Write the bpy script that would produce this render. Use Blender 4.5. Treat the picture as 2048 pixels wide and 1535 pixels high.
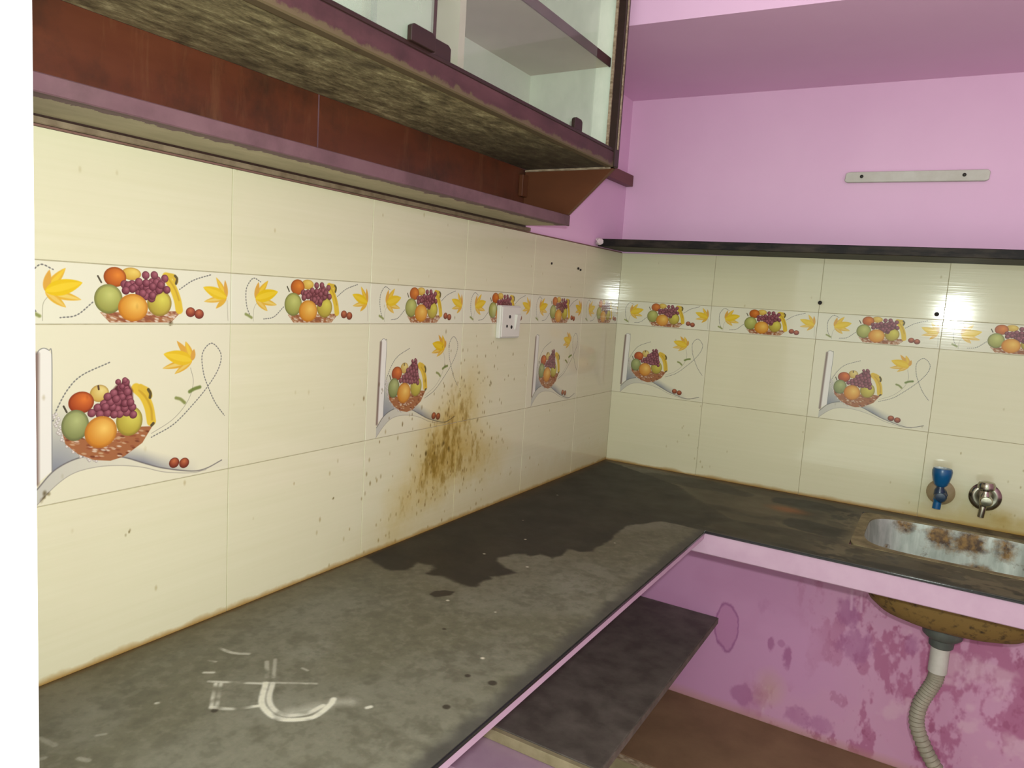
import bpy, bmesh, math, random
import numpy as np
from mathutils import Vector, Matrix

random.seed(4)
for o in list(bpy.data.objects):
    bpy.data.objects.remove(o)
SC = bpy.context.scene
COL = SC.collection
H = 0.85            # counter height; everything is built with the counter top at z = 0 and lifted by H at the end

# ------------------------------------------------------------------ camera, light, exposure
cam = bpy.data.cameras.new('camera')
cam.sensor_width = 36.0
cam.lens = 1433.1 * 36.0 / 2048.0
cam.clip_start = 0.02
co = bpy.data.objects.new('camera', cam)
COL.objects.link(co)
R = ((0.85437697, 0.5159317, 0.06208449), (0.11569195, -0.07237558, -0.99064481), (-0.50661166, 0.85356679, -0.12152518))
M = Matrix(((R[0][0], -R[1][0], -R[2][0]), (R[0][1], -R[1][1], -R[2][1]), (R[0][2], -R[1][2], -R[2][2]))).to_4x4()
M.translation = Vector((0.904917, -2.161153, 0.514387))
co.matrix_world = M
SC.camera = co

w = bpy.data.worlds.new('world')
SC.world = w
w.use_nodes = True
w.node_tree.nodes['Background'].inputs['Color'].default_value = (0.91, 1.0, 0.90, 1)
w.node_tree.nodes['Background'].inputs['Strength'].default_value = 1.65

fl = bpy.data.lights.new('flash', 'POINT')          # the phone's own flash
fl.energy = 50.0
fl.shadow_soft_size = 0.012
fl.color = (0.91, 1.0, 0.93)
fo = bpy.data.objects.new('flash', fl)
fo.location = (0.935, -2.15, 0.565)
COL.objects.link(fo)

SC.view_settings.view_transform = 'Standard'
SC.view_settings.look = 'None'
SC.view_settings.gamma = 1.0
SC.view_settings.use_curve_mapping = False
SC.view_settings.exposure = 0.0

# ------------------------------------------------------------------ helpers: objects
def obj(name, bm, mat, parent=None, smooth=False):
    if parent is not None:
        bmesh.ops.translate(bm, verts=bm.verts, vec=-Vector(parent.get('_w', (0, 0, 0))))
    bmesh.ops.recalc_face_normals(bm, faces=bm.faces)
    me = bpy.data.meshes.new(name)
    bm.to_mesh(me)
    bm.free()
    mats = mat if isinstance(mat, (list, tuple)) else [mat]
    for m in mats:
        me.materials.append(m)
    if smooth:
        for p in me.polygons:
            p.use_smooth = True
        try:
            me.set_sharp_from_angle(angle=math.radians(40))
        except Exception:
            pass
    o = bpy.data.objects.new(name, me)
    COL.objects.link(o)
    if parent is not None:
        o.parent = parent
        o['_w'] = parent.get('_w', (0, 0, 0))
    return o

def tag(o, label=None, cat=None, group=None, kind=None):
    if label: o['label'] = label
    if cat: o['category'] = cat
    if group: o['group'] = group
    if kind: o['kind'] = kind
    return o

def thing(name, loc, label, cat, group=None):
    o = bpy.data.objects.new(name, None)
    o.empty_display_size = 0.05
    o.location = loc
    o['_w'] = tuple(loc)
    COL.objects.link(o)
    return tag(o, label, cat, group)

def B():
    return bmesh.new()

def box(bm, x0, x1, y0, y1, z0, z1, bev=0.0, seg=1):
    t = bmesh.new()
    bmesh.ops.create_cube(t, size=1.0)
    bmesh.ops.scale(t, vec=(x1 - x0, y1 - y0, z1 - z0), verts=t.verts)
    bmesh.ops.translate(t, vec=((x0 + x1) / 2, (y0 + y1) / 2, (z0 + z1) / 2), verts=t.verts)
    if bev:
        bmesh.ops.bevel(t, geom=list(t.edges), offset=bev, segments=seg, affect='EDGES', profile=0.5)
    merge(bm, t)
    return bm

def merge(bm, t):
    me = bpy.data.meshes.new('tmp')
    t.to_mesh(me)
    t.free()
    bm.from_mesh(me)
    bpy.data.meshes.remove(me)

def hexa(bm, pts):                       # eight corners: bottom four then top four
    vs = [bm.verts.new(p) for p in pts]
    for f in ((0, 1, 2, 3), (4, 5, 6, 7), (0, 1, 5, 4), (1, 2, 6, 5), (2, 3, 7, 6), (3, 0, 4, 7)):
        bm.faces.new([vs[i] for i in f])
    return bm

def prism(bm, poly, axis, a, b, bev=0.0):    # polygon in the two other axes, swept along axis
    t = bmesh.new()
    def P(p, v):
        if axis == 0: return (v, p[0], p[1])
        if axis == 1: return (p[0], v, p[1])
        return (p[0], p[1], v)
    lo = [t.verts.new(P(p, a)) for p in poly]
    hi = [t.verts.new(P(p, b)) for p in poly]
    t.faces.new(lo)
    t.faces.new(hi[::-1])
    n = len(poly)
    for i in range(n):
        t.faces.new((lo[i], lo[(i + 1) % n], hi[(i + 1) % n], hi[i]))
    bmesh.ops.recalc_face_normals(t, faces=t.faces)
    if bev:
        bmesh.ops.bevel(t, geom=list(t.edges), offset=bev, segments=1, affect='EDGES')
    merge(bm, t)
    return bm

def lathe(bm, prof, centre, axis='Z', n=28, caps=True):   # prof = [(radius, height)]
    c = Vector(centre)
    rings = []
    for r, h in prof:
        ring = []
        for i in range(n):
            a = 2 * math.pi * i / n
            p = Vector((r * math.cos(a), r * math.sin(a), h))
            if axis == '-Y': p = Vector((p.x, -p.z, p.y))
            elif axis == 'X': p = Vector((p.z, p.x, p.y))
            ring.append(bm.verts.new(c + p))
        rings.append(ring)
    for a, b in zip(rings, rings[1:]):
        for i in range(n):
            bm.faces.new((a[i], a[(i + 1) % n], b[(i + 1) % n], b[i]))
    if caps:
        bm.faces.new(rings[0])
        bm.faces.new(rings[-1])
    return bm

def tube(bm, path, rad, n=16):
    pts = [Vector(p) for p in path]
    rings = []
    prev = None
    for i, p in enumerate(pts):
        t = (pts[min(i + 1, len(pts) - 1)] - pts[max(i - 1, 0)]).normalized()
        if prev is None:
            u = t.orthogonal().normalized()
        else:
            u = (prev - t * prev.dot(t)).normalized()
        prev = u
        v = t.cross(u)
        r = rad[i] if isinstance(rad, (list, tuple)) else rad
        rings.append([bm.verts.new(p + (u * math.cos(2 * math.pi * k / n) + v * math.sin(2 * math.pi * k / n)) * r) for k in range(n)])
    for a, b in zip(rings, rings[1:]):
        for i in range(n):
            bm.faces.new((a[i], a[(i + 1) % n], b[(i + 1) % n], b[i]))
    bm.faces.new(rings[0])
    bm.faces.new(rings[-1])
    return bm

def spline(pts, n=12, closed=False):
    P = [np.array(p, float) for p in pts]
    out = []
    for i in range(len(P) - 1):
        p0 = P[i - 1] if i > 0 else 2 * P[0] - P[1]
        p3 = P[i + 2] if i + 2 < len(P) else 2 * P[-1] - P[-2]
        p1, p2 = P[i], P[i + 1]
        for k in range(n):
            t = k / n
            out.append(0.5 * (2 * p1 + (p2 - p0) * t + (2 * p0 - 5 * p1 + 4 * p2 - p3) * t * t + (3 * p1 - p0 - 3 * p2 + p3) * t ** 3))
    out.append(P[-1])
    return out

# ------------------------------------------------------------------ helpers: painting flat prints and stains into generated images
class Paint:
    def __init__(s, x0, x1, y0, y1, res, bg):
        s.x0, s.x1, s.y0, s.y1 = x0, x1, y0, y1
        s.w, s.h = int((x1 - x0) * res), int((y1 - y0) * res)
        xs = x0 + (np.arange(s.w) + .5) / s.w * (x1 - x0)
        ys = y0 + (np.arange(s.h) + .5) / s.h * (y1 - y0)
        s.X, s.Y = np.meshgrid(xs, ys)
        s.px = (x1 - x0) / s.w
        s.C = np.ones((s.h, s.w, 3)) * np.array(bg, float)
    def over(s, mask, col):
        m = np.clip(mask, 0, 1)[..., None]
        s.C = s.C * (1 - m) + np.array(col, float) * m
    def segd(s, pts):
        d = np.full(s.X.shape, 1e9)
        L = np.zeros(s.X.shape)
        acc = 0.0
        for a, b in zip(pts, pts[1:]):
            ax, ay = a[0], a[1]
            dx, dy = b[0] - ax, b[1] - ay
            l2 = dx * dx + dy * dy + 1e-12
            t = np.clip(((s.X - ax) * dx + (s.Y - ay) * dy) / l2, 0, 1)
            q = np.hypot(s.X - ax - t * dx, s.Y - ay - t * dy)
            m = q < d
            L[m] = (acc + t * math.sqrt(l2))[m]
            d = np.minimum(d, q)
            acc += math.sqrt(l2)
        return d, L
    def stroke(s, pts, wd, col, a=1.0, dash=0, soft=None, n=8):
        if n: pts = spline(pts, n)
        d, L = s.segd(pts)
        soft = soft or s.px
        m = np.clip((wd / 2 - d) / soft + .5, 0, 1) * a
        if dash: m = m * np.clip(np.cos(L / dash * 2 * math.pi) * 2 + 1.0, 0, 1)
        s.over(m, col)
    def inside(s, pts):
        ins = np.zeros(s.X.shape, bool)
        n = len(pts)
        for i in range(n):
            ax, ay = pts[i][0], pts[i][1]
            bx, by = pts[(i + 1) % n][0], pts[(i + 1) % n][1]
            if ay == by: continue
            c = ((ay > s.Y) != (by > s.Y)) & (s.X < (bx - ax) * (s.Y - ay) / (by - ay) + ax)
            ins ^= c
        return ins
    def sd(s, pts):                          # signed distance, positive inside
        d, _ = s.segd(list(pts) + [pts[0]])
        return np.where(s.inside(pts), d, -d)
    def poly(s, pts, col, a=1.0, soft=None):
        soft = soft or s.px * 1.4
        s.over(np.clip(s.sd(pts) / soft + .5, 0, 1) * a, col)
    def ball(s, cx, cy, rx, ry, lo, hi, edge=None, hx=.25, hy=.3, clip=None):
        d = np.hypot((s.X - cx) / rx, (s.Y - cy) / ry)
        m = np.clip((1 - d) * min(rx, ry) / (s.px * 1.3) + .5, 0, 1)
        if clip is not None: m = m * clip
        h = np.clip(1 - np.hypot((s.X - cx) / rx - hx, (s.Y - cy) / ry - hy) / 1.25, 0, 1)[..., None]
        c = np.array(lo, float) * (1 - h) + np.array(hi, float) * h
        if edge is not None:
            e = np.clip((d - .78) / .22, 0, 1)[..., None] * .55
            c = c * (1 - e) + np.array(edge, float) * e
        m = m[..., None]
        s.C = s.C * (1 - m) + c * m
    def image(s, name, srgb=True):
        im = bpy.data.images.new(name, s.w, s.h, alpha=False, float_buffer=False)
        if not srgb: im.colorspace_settings.name = 'Non-Color'
        px = np.ones((s.h, s.w, 4), np.float32)
        px[..., :3] = np.clip(s.C, 0, 1)
        im.pixels.foreach_set(px.ravel())
        im.update()
        return im

def vnoise(h, wd, cy, cx, seed, octv=4, gain=.55):
    rng = np.random.default_rng(seed)
    out = np.zeros((h, wd))
    amp, tot = 1.0, 0.0
    for _ in range(octv):
        gy, gx = max(2, int(cy)), max(2, int(cx))
        g = rng.random((gy + 2, gx + 2))
        yy = np.linspace(0, gy, h, endpoint=False)
        xx = np.linspace(0, gx, wd, endpoint=False)
        iy, ix = yy.astype(int), xx.astype(int)
        fy, fx = yy - iy, xx - ix
        fy = (fy * fy * (3 - 2 * fy))[:, None]
        fx = (fx * fx * (3 - 2 * fx))[None, :]
        a = g[np.ix_(iy, ix)]; b = g[np.ix_(iy, ix + 1)]; c = g[np.ix_(iy + 1, ix)]; d = g[np.ix_(iy + 1, ix + 1)]
        out += amp * ((a * (1 - fx) + b * fx) * (1 - fy) + (c * (1 - fx) + d * fx) * fy)
        tot += amp
        amp *= gain
        cy *= 2; cx *= 2
    return out / tot

def c8(r, g, b):
    return (r / 255., g / 255., b / 255.)

def lin(c):
    return tuple(((x / 12.92) if x <= .04045 else ((x + .055) / 1.055) ** 2.4) for x in c)

def sstep(x, a, b):
    t = np.clip((x - a) / (b - a), 0, 1)
    return t * t * (3 - 2 * t)

# ---- the printed tiles (flat print), millimetres
TW, Z1, Z2, HB, TOP = 0.300, 0.2281, 0.4473, 0.0747, 0.672
TH = Z2 - Z1
ORANGE = (c8(214, 140, 40), c8(246, 196, 84))
def petal(p, a, b, wd, col, hi=None):
    (ax, ay), (bx, by) = a, b
    L = math.hypot(bx - ax, by - ay)
    ux, uy = (bx - ax) / L, (by - ay) / L
    t = ((p.X - ax) * ux + (p.Y - ay) * uy) / L
    d = np.abs(-(p.X - ax) * uy + (p.Y - ay) * ux)
    h = wd * np.sin(np.pi * np.clip(t, 0, 1) ** .8) ** .75
    m = np.clip((h - d) / 1.2 + .3, 0, 1) * (t > 0) * (t < 1)
    p.over(m, col)
    if hi is not None: p.over(m * np.clip((h * .45 - d) / 1.5 + .5, 0, 1) * .7, hi)

def flower(p, c, tips, u, v):
    c = (c[0] * u, c[1] * v)
    for tx, ty, wd, col, hi in tips:
        petal(p, c, (tx * u, ty * v), wd, col, hi)

def grapes(p, pts, r, seed):
    rng = random.Random(seed)
    for (gx, gy) in pts:
        k = rng.random()
        p.ball(gx, gy, r, r, c8(100 + 18 * k, 46 + 14 * k, 54 + 14 * k), c8(176, 106, 116), c8(72, 34, 38))

def fill_tri(a, b, c, step, rng):
    out = []
    a, b, c = map(np.array, (a, b, c))
    n = 7
    for i in range(n):
        for j in range(n - i):
            q = a + (b - a) * i / (n - 1) + (c - a) * j / (n - 1)
            out.append((q[0] + rng.uniform(-1, 1) * step, q[1] + rng.uniform(-1, 1) * step))
    rng.shuffle(out)
    return out

def weave(p, pts, seed, cols):
    rng = random.Random(seed)
    sd = p.sd(pts)
    p.over(np.clip(sd / 1.0 + .5, 0, 1), c8(168, 108, 66))
    xs = [q[0] for q in pts]; ys = [q[1] for q in pts]
    for i in range(190):
        x, y = rng.uniform(min(xs), max(xs)), rng.uniform(min(ys), max(ys))
        d = np.hypot((p.X - x) / 4.2, (p.Y - y + .25 * (p.X - x)) / 1.7)
        p.over(np.clip((1 - d) * 2, 0, 1) * (sd > .4) * .85, cols[i % len(cols)])

CREAM = c8(233, 226, 196)
def motif():
    p = Paint(0, 300, 0, 219.2, 2.6, c8(236, 232, 199))
    S = lambda L: [(u * 300, v * 219.2) for u, v in L]
    white, grey = c8(243, 240, 226), c8(120, 122, 120)
    hill1 = S([(0.103, 0.097), (0.173, 0.192), (0.266, 0.239), (0.364, 0.233), (0.46, 0.2), (0.561, 0.137), (0.65, 0.087), (0.791, 0.034), (0.871, 0.033), (0.959, 0.07)])
    hill2 = S([(0.099, 0.006), (0.172, 0.099), (0.243, 0.154), (0.333, 0.169), (0.435, 0.156), (0.544, 0.119), (0.65, 0.063), (0.791, 0.022), (0.871, 0.024)])
    h1 = spline(hill1, 8); h2 = spline(hill2, 8)
    hy = np.interp(p.X[0], [q[0] for q in h1], [q[1] for q in h1])[None, :]
    hy2 = np.interp(p.X[0], [q[0] for q in h2], [q[1] for q in h2])[None, :]
    # printed grey wash above the hill
    up = (p.Y - hy)
    g = np.clip(1 - up / 85, 0, 1) ** 1.2 * (up > 0) * sstep(p.X, 47, 50) * np.clip(1 - (p.X - 48) / 75, 0, 1)
    p.over(g * .92, c8(126, 132, 144))
    g = np.clip(1 - up / 22, 0, 1) ** 1.3 * (up > 0) * np.clip(1 - np.abs(p.X - 165) / 85, 0, 1)
    p.over(g * .95, c8(128, 132, 142))
    band = (p.Y < hy) & (p.Y > hy2) & (p.X > 30)
    p.over(band * np.clip(1 - (p.X - 30) / 160, .1, 1) * .55, c8(176, 176, 174))
    p.stroke(hill1, 1.6, c8(104, 100, 98), .8, soft=1.2)
    p.stroke(hill2, 1.0, c8(160, 156, 142), .8, soft=.9)
    # upright pill
    p.poly(S([(0.104, 0.13), (0.113, 0.835), (0.122, 0.86), (0.139, 0.872), (0.157, 0.86), (0.168, 0.835), (0.162, 0.19)]), white)
    p.stroke(S([(0.104, 0.13), (0.108, 0.5), (0.113, 0.84)]), 5.0, c8(132, 110, 98), .95, soft=4.0)
    p.stroke(S([(0.113, 0.84), (0.122, 0.862), (0.139, 0.872), (0.157, 0.86), (0.168, 0.835), (0.165, 0.5), (0.162, 0.19)]), 1.2, grey, .7)
    # dashed vines
    vine = S([(0.169, 0.47), (0.183, 0.529), (0.226, 0.636), (0.284, 0.713), (0.398, 0.778)])
    loop = S([(0.587, 0.299), (0.695, 0.362), (0.788, 0.467), (0.876, 0.589), (0.936, 0.707), (0.946, 0.805), (0.894, 0.874), (0.845, 0.81), (0.85, 0.689), (0.876, 0.589), (0.918, 0.474), (0.971, 0.379)])
    for L in (vine, loop):
        p.stroke(L, 1.0, c8(160, 160, 150), .6)
        p.stroke(L, 1.7, c8(126, 126, 118), .95, dash=4.4)
    p.stroke(S([(0.782, 0.718), (0.797, 0.621), (0.769, 0.505), (0.694, 0.397), (0.587, 0.323)]), 1.0, c8(176, 172, 150), .9)
    # flower
    Y1, Y2 = c8(236, 196, 30), c8(228, 176, 50)
    YH = c8(246, 214, 60)
    flower(p, (.79, .765), [(.64, .725, 5.5, Y2, c8(242, 222, 140)), (.70, .685, 4.5, Y2, c8(240, 214, 120)), (.71, .895, 5, c8(226, 172, 66), None), (.755, .89, 5.5, c8(230, 180, 60), YH), (.645, .815, 10, Y1, YH), (.80, .84, 4, c8(222, 168, 70), None)], 300, 219.2)
    p.stroke(S([(0.778, 0.564), (0.802, 0.579), (0.832, 0.588)]), 5, c8(110, 130, 58), .9, soft=2)
    p.stroke(S([(0.708, 0.531), (0.731, 0.52), (0.752, 0.495)]), 4.4, c8(134, 144, 76), .9, soft=2)
    # basket and fruit
    for i in range(46):                   # pale beads trailing on the left of the basket
        t = i / 45.
        q = np.array((.172, .50)) * (1 - t) ** 2 + 2 * np.array((.178, .30)) * t * (1 - t) + np.array((.33, .20)) * t * t
        p.ball(q[0] * 300 + (i % 3) * 2.4, q[1] * 219 + (i % 2) * 3.0, 1.9, 1.9, c8(186, 178, 166), c8(246, 242, 232), c8(120, 110, 104))
    weave(p, S([(0.2, 0.42), (0.215, 0.33), (0.265, 0.262), (0.33, 0.213), (0.40, 0.193), (0.46, 0.206), (0.544, 0.273), (0.591, 0.368), (0.5, 0.38), (0.3, 0.34)]), 5, [c8(120, 66, 40), c8(226, 206, 180), c8(150, 84, 52), c8(206, 170, 130)])
    X = lambda u: u * 300
    Yv = lambda v: v * 219.2
    p.ball(X(.355), Yv(.601), 12, 11, c8(206, 170, 80), c8(238, 220, 140), c8(150, 120, 60))
    p.stroke(S([(.35, .645), (.352, .625)]), 2.4, c8(90, 70, 50))
    p.ball(X(.28), Yv(.557), 15.5, 13.8, c8(160, 66, 26), c8(232, 128, 52), c8(110, 46, 26))
    p.stroke(S([(.515, .615), (.55, .565), (.575, .49), (.587, .40)]), 13, c8(232, 196, 60), soft=1.4)
    p.stroke(S([(.53, .60), (.562, .55), (.585, .48), (.59, .41)]), 3, c8(190, 150, 40), .6, soft=1.6)
    p.stroke(S([(.535, .62), (.57, .59), (.578, .56)]), 8, c8(226, 190, 60), soft=1.4)
    p.stroke(S([(.572, .60), (.582, .575), (.58, .55)]), 4, c8(96, 84, 46), soft=1.2)
    p.stroke(S([(.596, .385), (.588, .375)]), 4, c8(90, 80, 50), soft=1)
    p.ball(X(.485), Yv(.419), 18, 20, c8(178, 160, 56), c8(226, 218, 96), c8(120, 104, 44))
    p.ball(X(.255), Yv(.43), 16.5, 19.5, c8(128, 136, 78), c8(186, 194, 126), c8(88, 92, 60), hx=.1)
    p.stroke(S([(.21, .545), (.222, .51)]), 2.2, c8(80, 76, 56))
    rng = random.Random(3)
    G = fill_tri((.325 * 300, .49 * 219), (.50 * 300, .46 * 219), (.465 * 300, .655 * 219), 1.8, rng)
    p.poly([(98, 108), (150, 98), (150, 132), (142, 146), (128, 140)], c8(92, 44, 46), soft=3)
    grapes(p, G, 5.3, 2)
    grapes(p, [(X(.435), Yv(.66)), (X(.465), Yv(.668)), (X(.452), Yv(.63))], 3.8, 8)
    p.ball(X(.36), Yv(.373), 20.5, 20.5, c8(206, 128, 34), c8(250, 206, 104), c8(164, 98, 34), hx=.2, hy=.2)
    for u, v in ((.70, .111), (.752, .098)):
        p.ball(X(u), Yv(v), 7.8, 7.4, c8(112, 44, 24), c8(206, 118, 70), c8(74, 30, 20), hx=0, hy=.35)
    return p.image('print_fruit_basket')

def border():
    p = Paint(0, 300, 0, 74.7, 2.8, c8(238, 236, 208))
    S = lambda L: [(u * 300, v * 74.7) for u, v in L]
    for L in ([(0.178, 0.865), (0.132, 0.93), (0.095, 0.76), (0.088, 0.565), (0.096, 0.341), (0.112, 0.202)], [(0.202, 0.106), (0.266, 0.151), (0.33, 0.364)], [(0.723, 0.639), (0.793, 0.819), (0.885, 0.941)]):
        p.stroke(S(L), .9, c8(160, 160, 150), .6)
        p.stroke(S(L), 1.7, c8(126, 126, 118), .95, dash=4.4)
    for L in ([(0.136, 0.06), (0.139, 0.317), (0.159, 0.448)], [(0.985, 0.072), (0.978, 0.466)]):
        p.stroke(S(L), .9, c8(180, 176, 150), .8)
    Y1, Y2 = c8(238, 200, 26), c8(232, 184, 60)
    YH = c8(248, 216, 60)
    flower(p, (.148, .52), [(.285, .40, 5.5, Y2, c8(244, 222, 130)), (.225, .27, 5, Y2, c8(240, 210, 120)), (.225, .90, 5.5, c8(232, 184, 60), YH), (.165, .86, 4.5, c8(226, 172, 70), None), (.29, .68, 9.5, Y1, YH)], 300, 74.7)
    flower(p, (.975, .52), [(.85, .43, 4.5, Y2, c8(244, 222, 130)), (.915, .30, 4, Y2, None), (.915, .90, 4.5, c8(232, 184, 60), YH), (.965, .86, 3.5, c8(226, 172, 70), None), (.845, .70, 8, Y1, YH)], 300, 74.7)
    p.stroke(S([(0.089, 0.201), (0.105, 0.174), (0.125, 0.131)]), 4, c8(140, 150, 80), .9, soft=2)
    X = lambda u: u * 300
    Yv = lambda v: v * 74.7
    weave(p, S([(.36, .20), (.40, .03), (.68, .03), (.735, .24)]), 4, [c8(190, 150, 110), c8(232, 214, 190), c8(150, 90, 60)])
    p.ball(X(.495), Yv(.87), 13, 8, c8(214, 170, 66), c8(244, 216, 110), c8(170, 130, 60))
    p.ball(X(.424), Yv(.80), 14.5, 12.5, c8(176, 86, 26), c8(236, 142, 52), c8(120, 60, 30), hy=.2)
    p.stroke(S([(.656, .86), (.69, .66), (.712, .45), (.722, .26)]), 11, c8(232, 198, 56), soft=1.4)
    p.stroke(S([(.665, .84), (.70, .64), (.72, .44)]), 2.4, c8(190, 152, 40), .6, soft=1.4)
    p.stroke(S([(.665, .88), (.695, .86), (.704, .78)]), 7, c8(222, 188, 56), soft=1.2)
    p.stroke(S([(.70, .88), (.71, .83), (.705, .74)]), 3.4, c8(98, 88, 50), soft=1.2)
    p.ball(X(.625), Yv(.379), 17.5, 17.5, c8(178, 158, 56), c8(228, 220, 92), c8(126, 100, 44))
    p.ball(X(.396), Yv(.427), 18, 18.5, c8(150, 152, 70), c8(206, 210, 120), c8(96, 98, 60), hx=.1)
    p.stroke(S([(.352, .80), (.366, .70)]), 2.2, c8(90, 86, 66))
    rng = random.Random(9)
    G = fill_tri((.465 * 300, .69 * 74.7), (.65 * 300, .80 * 74.7), (.585 * 300, .46 * 74.7), 1.8, rng)
    G += [(X(.47), Yv(.58)), (X(.66), Yv(.62)), (X(.56), Yv(.86)), (X(.60), Yv(.87)), (X(.63), Yv(.7))]
    p.poly([(140, 52), (194, 58), (196, 46), (176, 34), (160, 40)], c8(92, 44, 46), soft=3)
    grapes(p, G, 5.3, 5)
    p.ball(X(.503), Yv(.288), 20, 17.8, c8(212, 134, 34), c8(250, 206, 100), c8(176, 108, 36), hx=.2, hy=.2)
    for u, v in ((.78, .224), (.825, .191)):
        p.ball(X(u), Yv(v), 7.4, 6.8, c8(120, 50, 30), c8(206, 118, 76), c8(80, 34, 22), hx=0, hy=.35)
    return p.image('print_border')

# ---- stains with shapes of their own
def specks(p, n, seed, ybias=None, smin=.0012, smax=.003, elong=2.0, col=(.45, .38, .24), a=.8, region=None):
    rng = np.random.default_rng(seed)
    for _ in range(n):
        if region:
            x = rng.normal(region[0], region[2]); y = rng.normal(region[1], region[3])
        else:
            x = rng.uniform(p.x0, p.x1); y = rng.uniform(p.y0, p.y1)
        r = rng.uniform(smin, smax)
        i0 = int((y - elong * r * 2 - p.y0) / p.px); i1 = int((y + elong * r * 2 - p.y0) / p.px) + 2
        j0 = int((x - r * 2 - p.x0) / p.px); j1 = int((x + r * 2 - p.x0) / p.px) + 2
        i0, j0 = max(i0, 0), max(j0, 0)
        if i1 <= i0 or j1 <= j0 or i0 >= p.h or j0 >= p.w: continue
        d = np.hypot((p.X[i0:i1, j0:j1] - x) / r, (p.Y[i0:i1, j0:j1] - y) / (r * elong))
        m = (np.clip(1.4 - d, 0, 1) * a * rng.uniform(.4, 1))[..., None]
        p.C[i0:i1, j0:j1] = p.C[i0:i1, j0:j1] * (1 - m) + np.array(col) * m

def left_wall_stain():
    p = Paint(-1.80, 0.0, 0.0, 0.68, 800, (1, 1, 1))
    X, Y = p.X, p.Y
    n1 = vnoise(p.h, p.w, 20, 64, 1, 5, .65); n2 = vnoise(p.h, p.w, 26, 160, 2, 4, .7)
    def g(cx, cy, sx, sy): return np.exp(-(((X - cx) / sx) ** 2 + ((Y - cy) / sy) ** 2))
    D = 1.05 * g(-.92, .17, .085, .085) + .45 * g(-.98, .10, .09, .05) + .65 * g(-.80, .15, .075, .06) + .6 * g(-.86, .25, .07, .05) \
        + .35 * g(-1.06, .05, .06, .07) + .35 * g(-.82, .31, .09, .06) + .3 * g(-.70, .12, .09, .07)
    A = np.clip(D * (0.35 + 1.1 * n1) - .10, 0, 1)
    p.over(np.clip(D * 1.1, 0, 1) * .30, (.92, .82, .54))
    p.over(A * .66, (.86, .73, .42))
    p.over(np.clip(D * 1.5 - 1.02 + (n2 - .5) * 2.6, 0, 1) * np.clip(D * 1.4, 0, 1) * .5, (.70, .57, .26))
    p.over(np.clip(D - .78 + (n2 - .5) * 3.2, 0, 1) * np.clip(D - .25, 0, 1) * .5, (.50, .39, .14))
    specks(p, 90, 3, region=(-.92, .18, .11, .11), col=(.46, .36, .18), a=.7, smax=.0024)
    specks(p, 110, 4, region=(-.95, .08, .2, .09), col=(.62, .53, .34), a=.6, smax=.0024)
    specks(p, 60, 6, region=(-.80, .30, .1, .07), col=(.50, .43, .28), a=.7, smax=.0022)
    specks(p, 70, 5, col=(.72, .66, .50), a=.45, smax=.0022)
    for y, z, s in ((-.861, .30, .004), (-.974, .175, .006), (-.892, .172, .006), (-.915, .185, .006), (-.79, .335, .004), (-.735, .31, .004), (-1.24, .135, .003), (-1.12, .32, .003), (-1.56, .45, .004), (-1.72, .245, .004), (-1.725, .237, .004), (-1.62, .17, .003)):
        specks(p, 3, int(abs(y * 1000)), region=(y, z, .002, .002), smin=s * .3, smax=s * .6, elong=1.6, col=(.40, .33, .18), a=.7)
    e = np.clip(1 - Y / (.004 + .012 * n1), 0, 1)
    p.over(e * .8, (.66, .47, .20))
    e = np.clip(1 - Y / (.05 + .07 * n1), 0, 1)
    p.over(e * .22 * sstep(X, -1.3, -1.0), (.78, .64, .36))
    return p.image('stain_left_tiles')

def back_wall_stain():
    p = Paint(0.0, 1.6, 0.0, 0.68, 600, (1, 1, 1))
    X, Y = p.X, p.Y
    n1 = vnoise(p.h, p.w, 14, 36, 11, 5)
    specks(p, 22, 13, col=(.66, .6, .46), a=.45, smax=.002)
    specks(p, 12, 14, region=(.27, .08, .07, .05), col=(.66, .6, .46), a=.5, smax=.0022)
    specks(p, 18, 15, region=(1.05, .08, .12, .05), col=(.6, .52, .32), a=.5, smax=.0022)
    e = np.clip(1 - Y / (.004 + .014 * n1), 0, 1)
    p.over(e * .8, (.66, .47, .22))
    e = np.clip(1 - Y / (.02 + .09 * n1), 0, 1) * sstep(X, .8, 1.0)
    p.over(e * .5, (.80, .68, .36))
    e = np.clip(1 - np.hypot((X - 1.09) / .06, (Y - .035) / .035), 0, 1)
    p.over(e * n1 * .9, (.70, .56, .22))
    e = np.clip(1.2 - np.hypot((X - .955) / .05, (Y - .065) / .05), 0, 1)
    p.over(e * .22, (.74, .60, .36))
    return p.image('stain_back_tiles')

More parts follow.
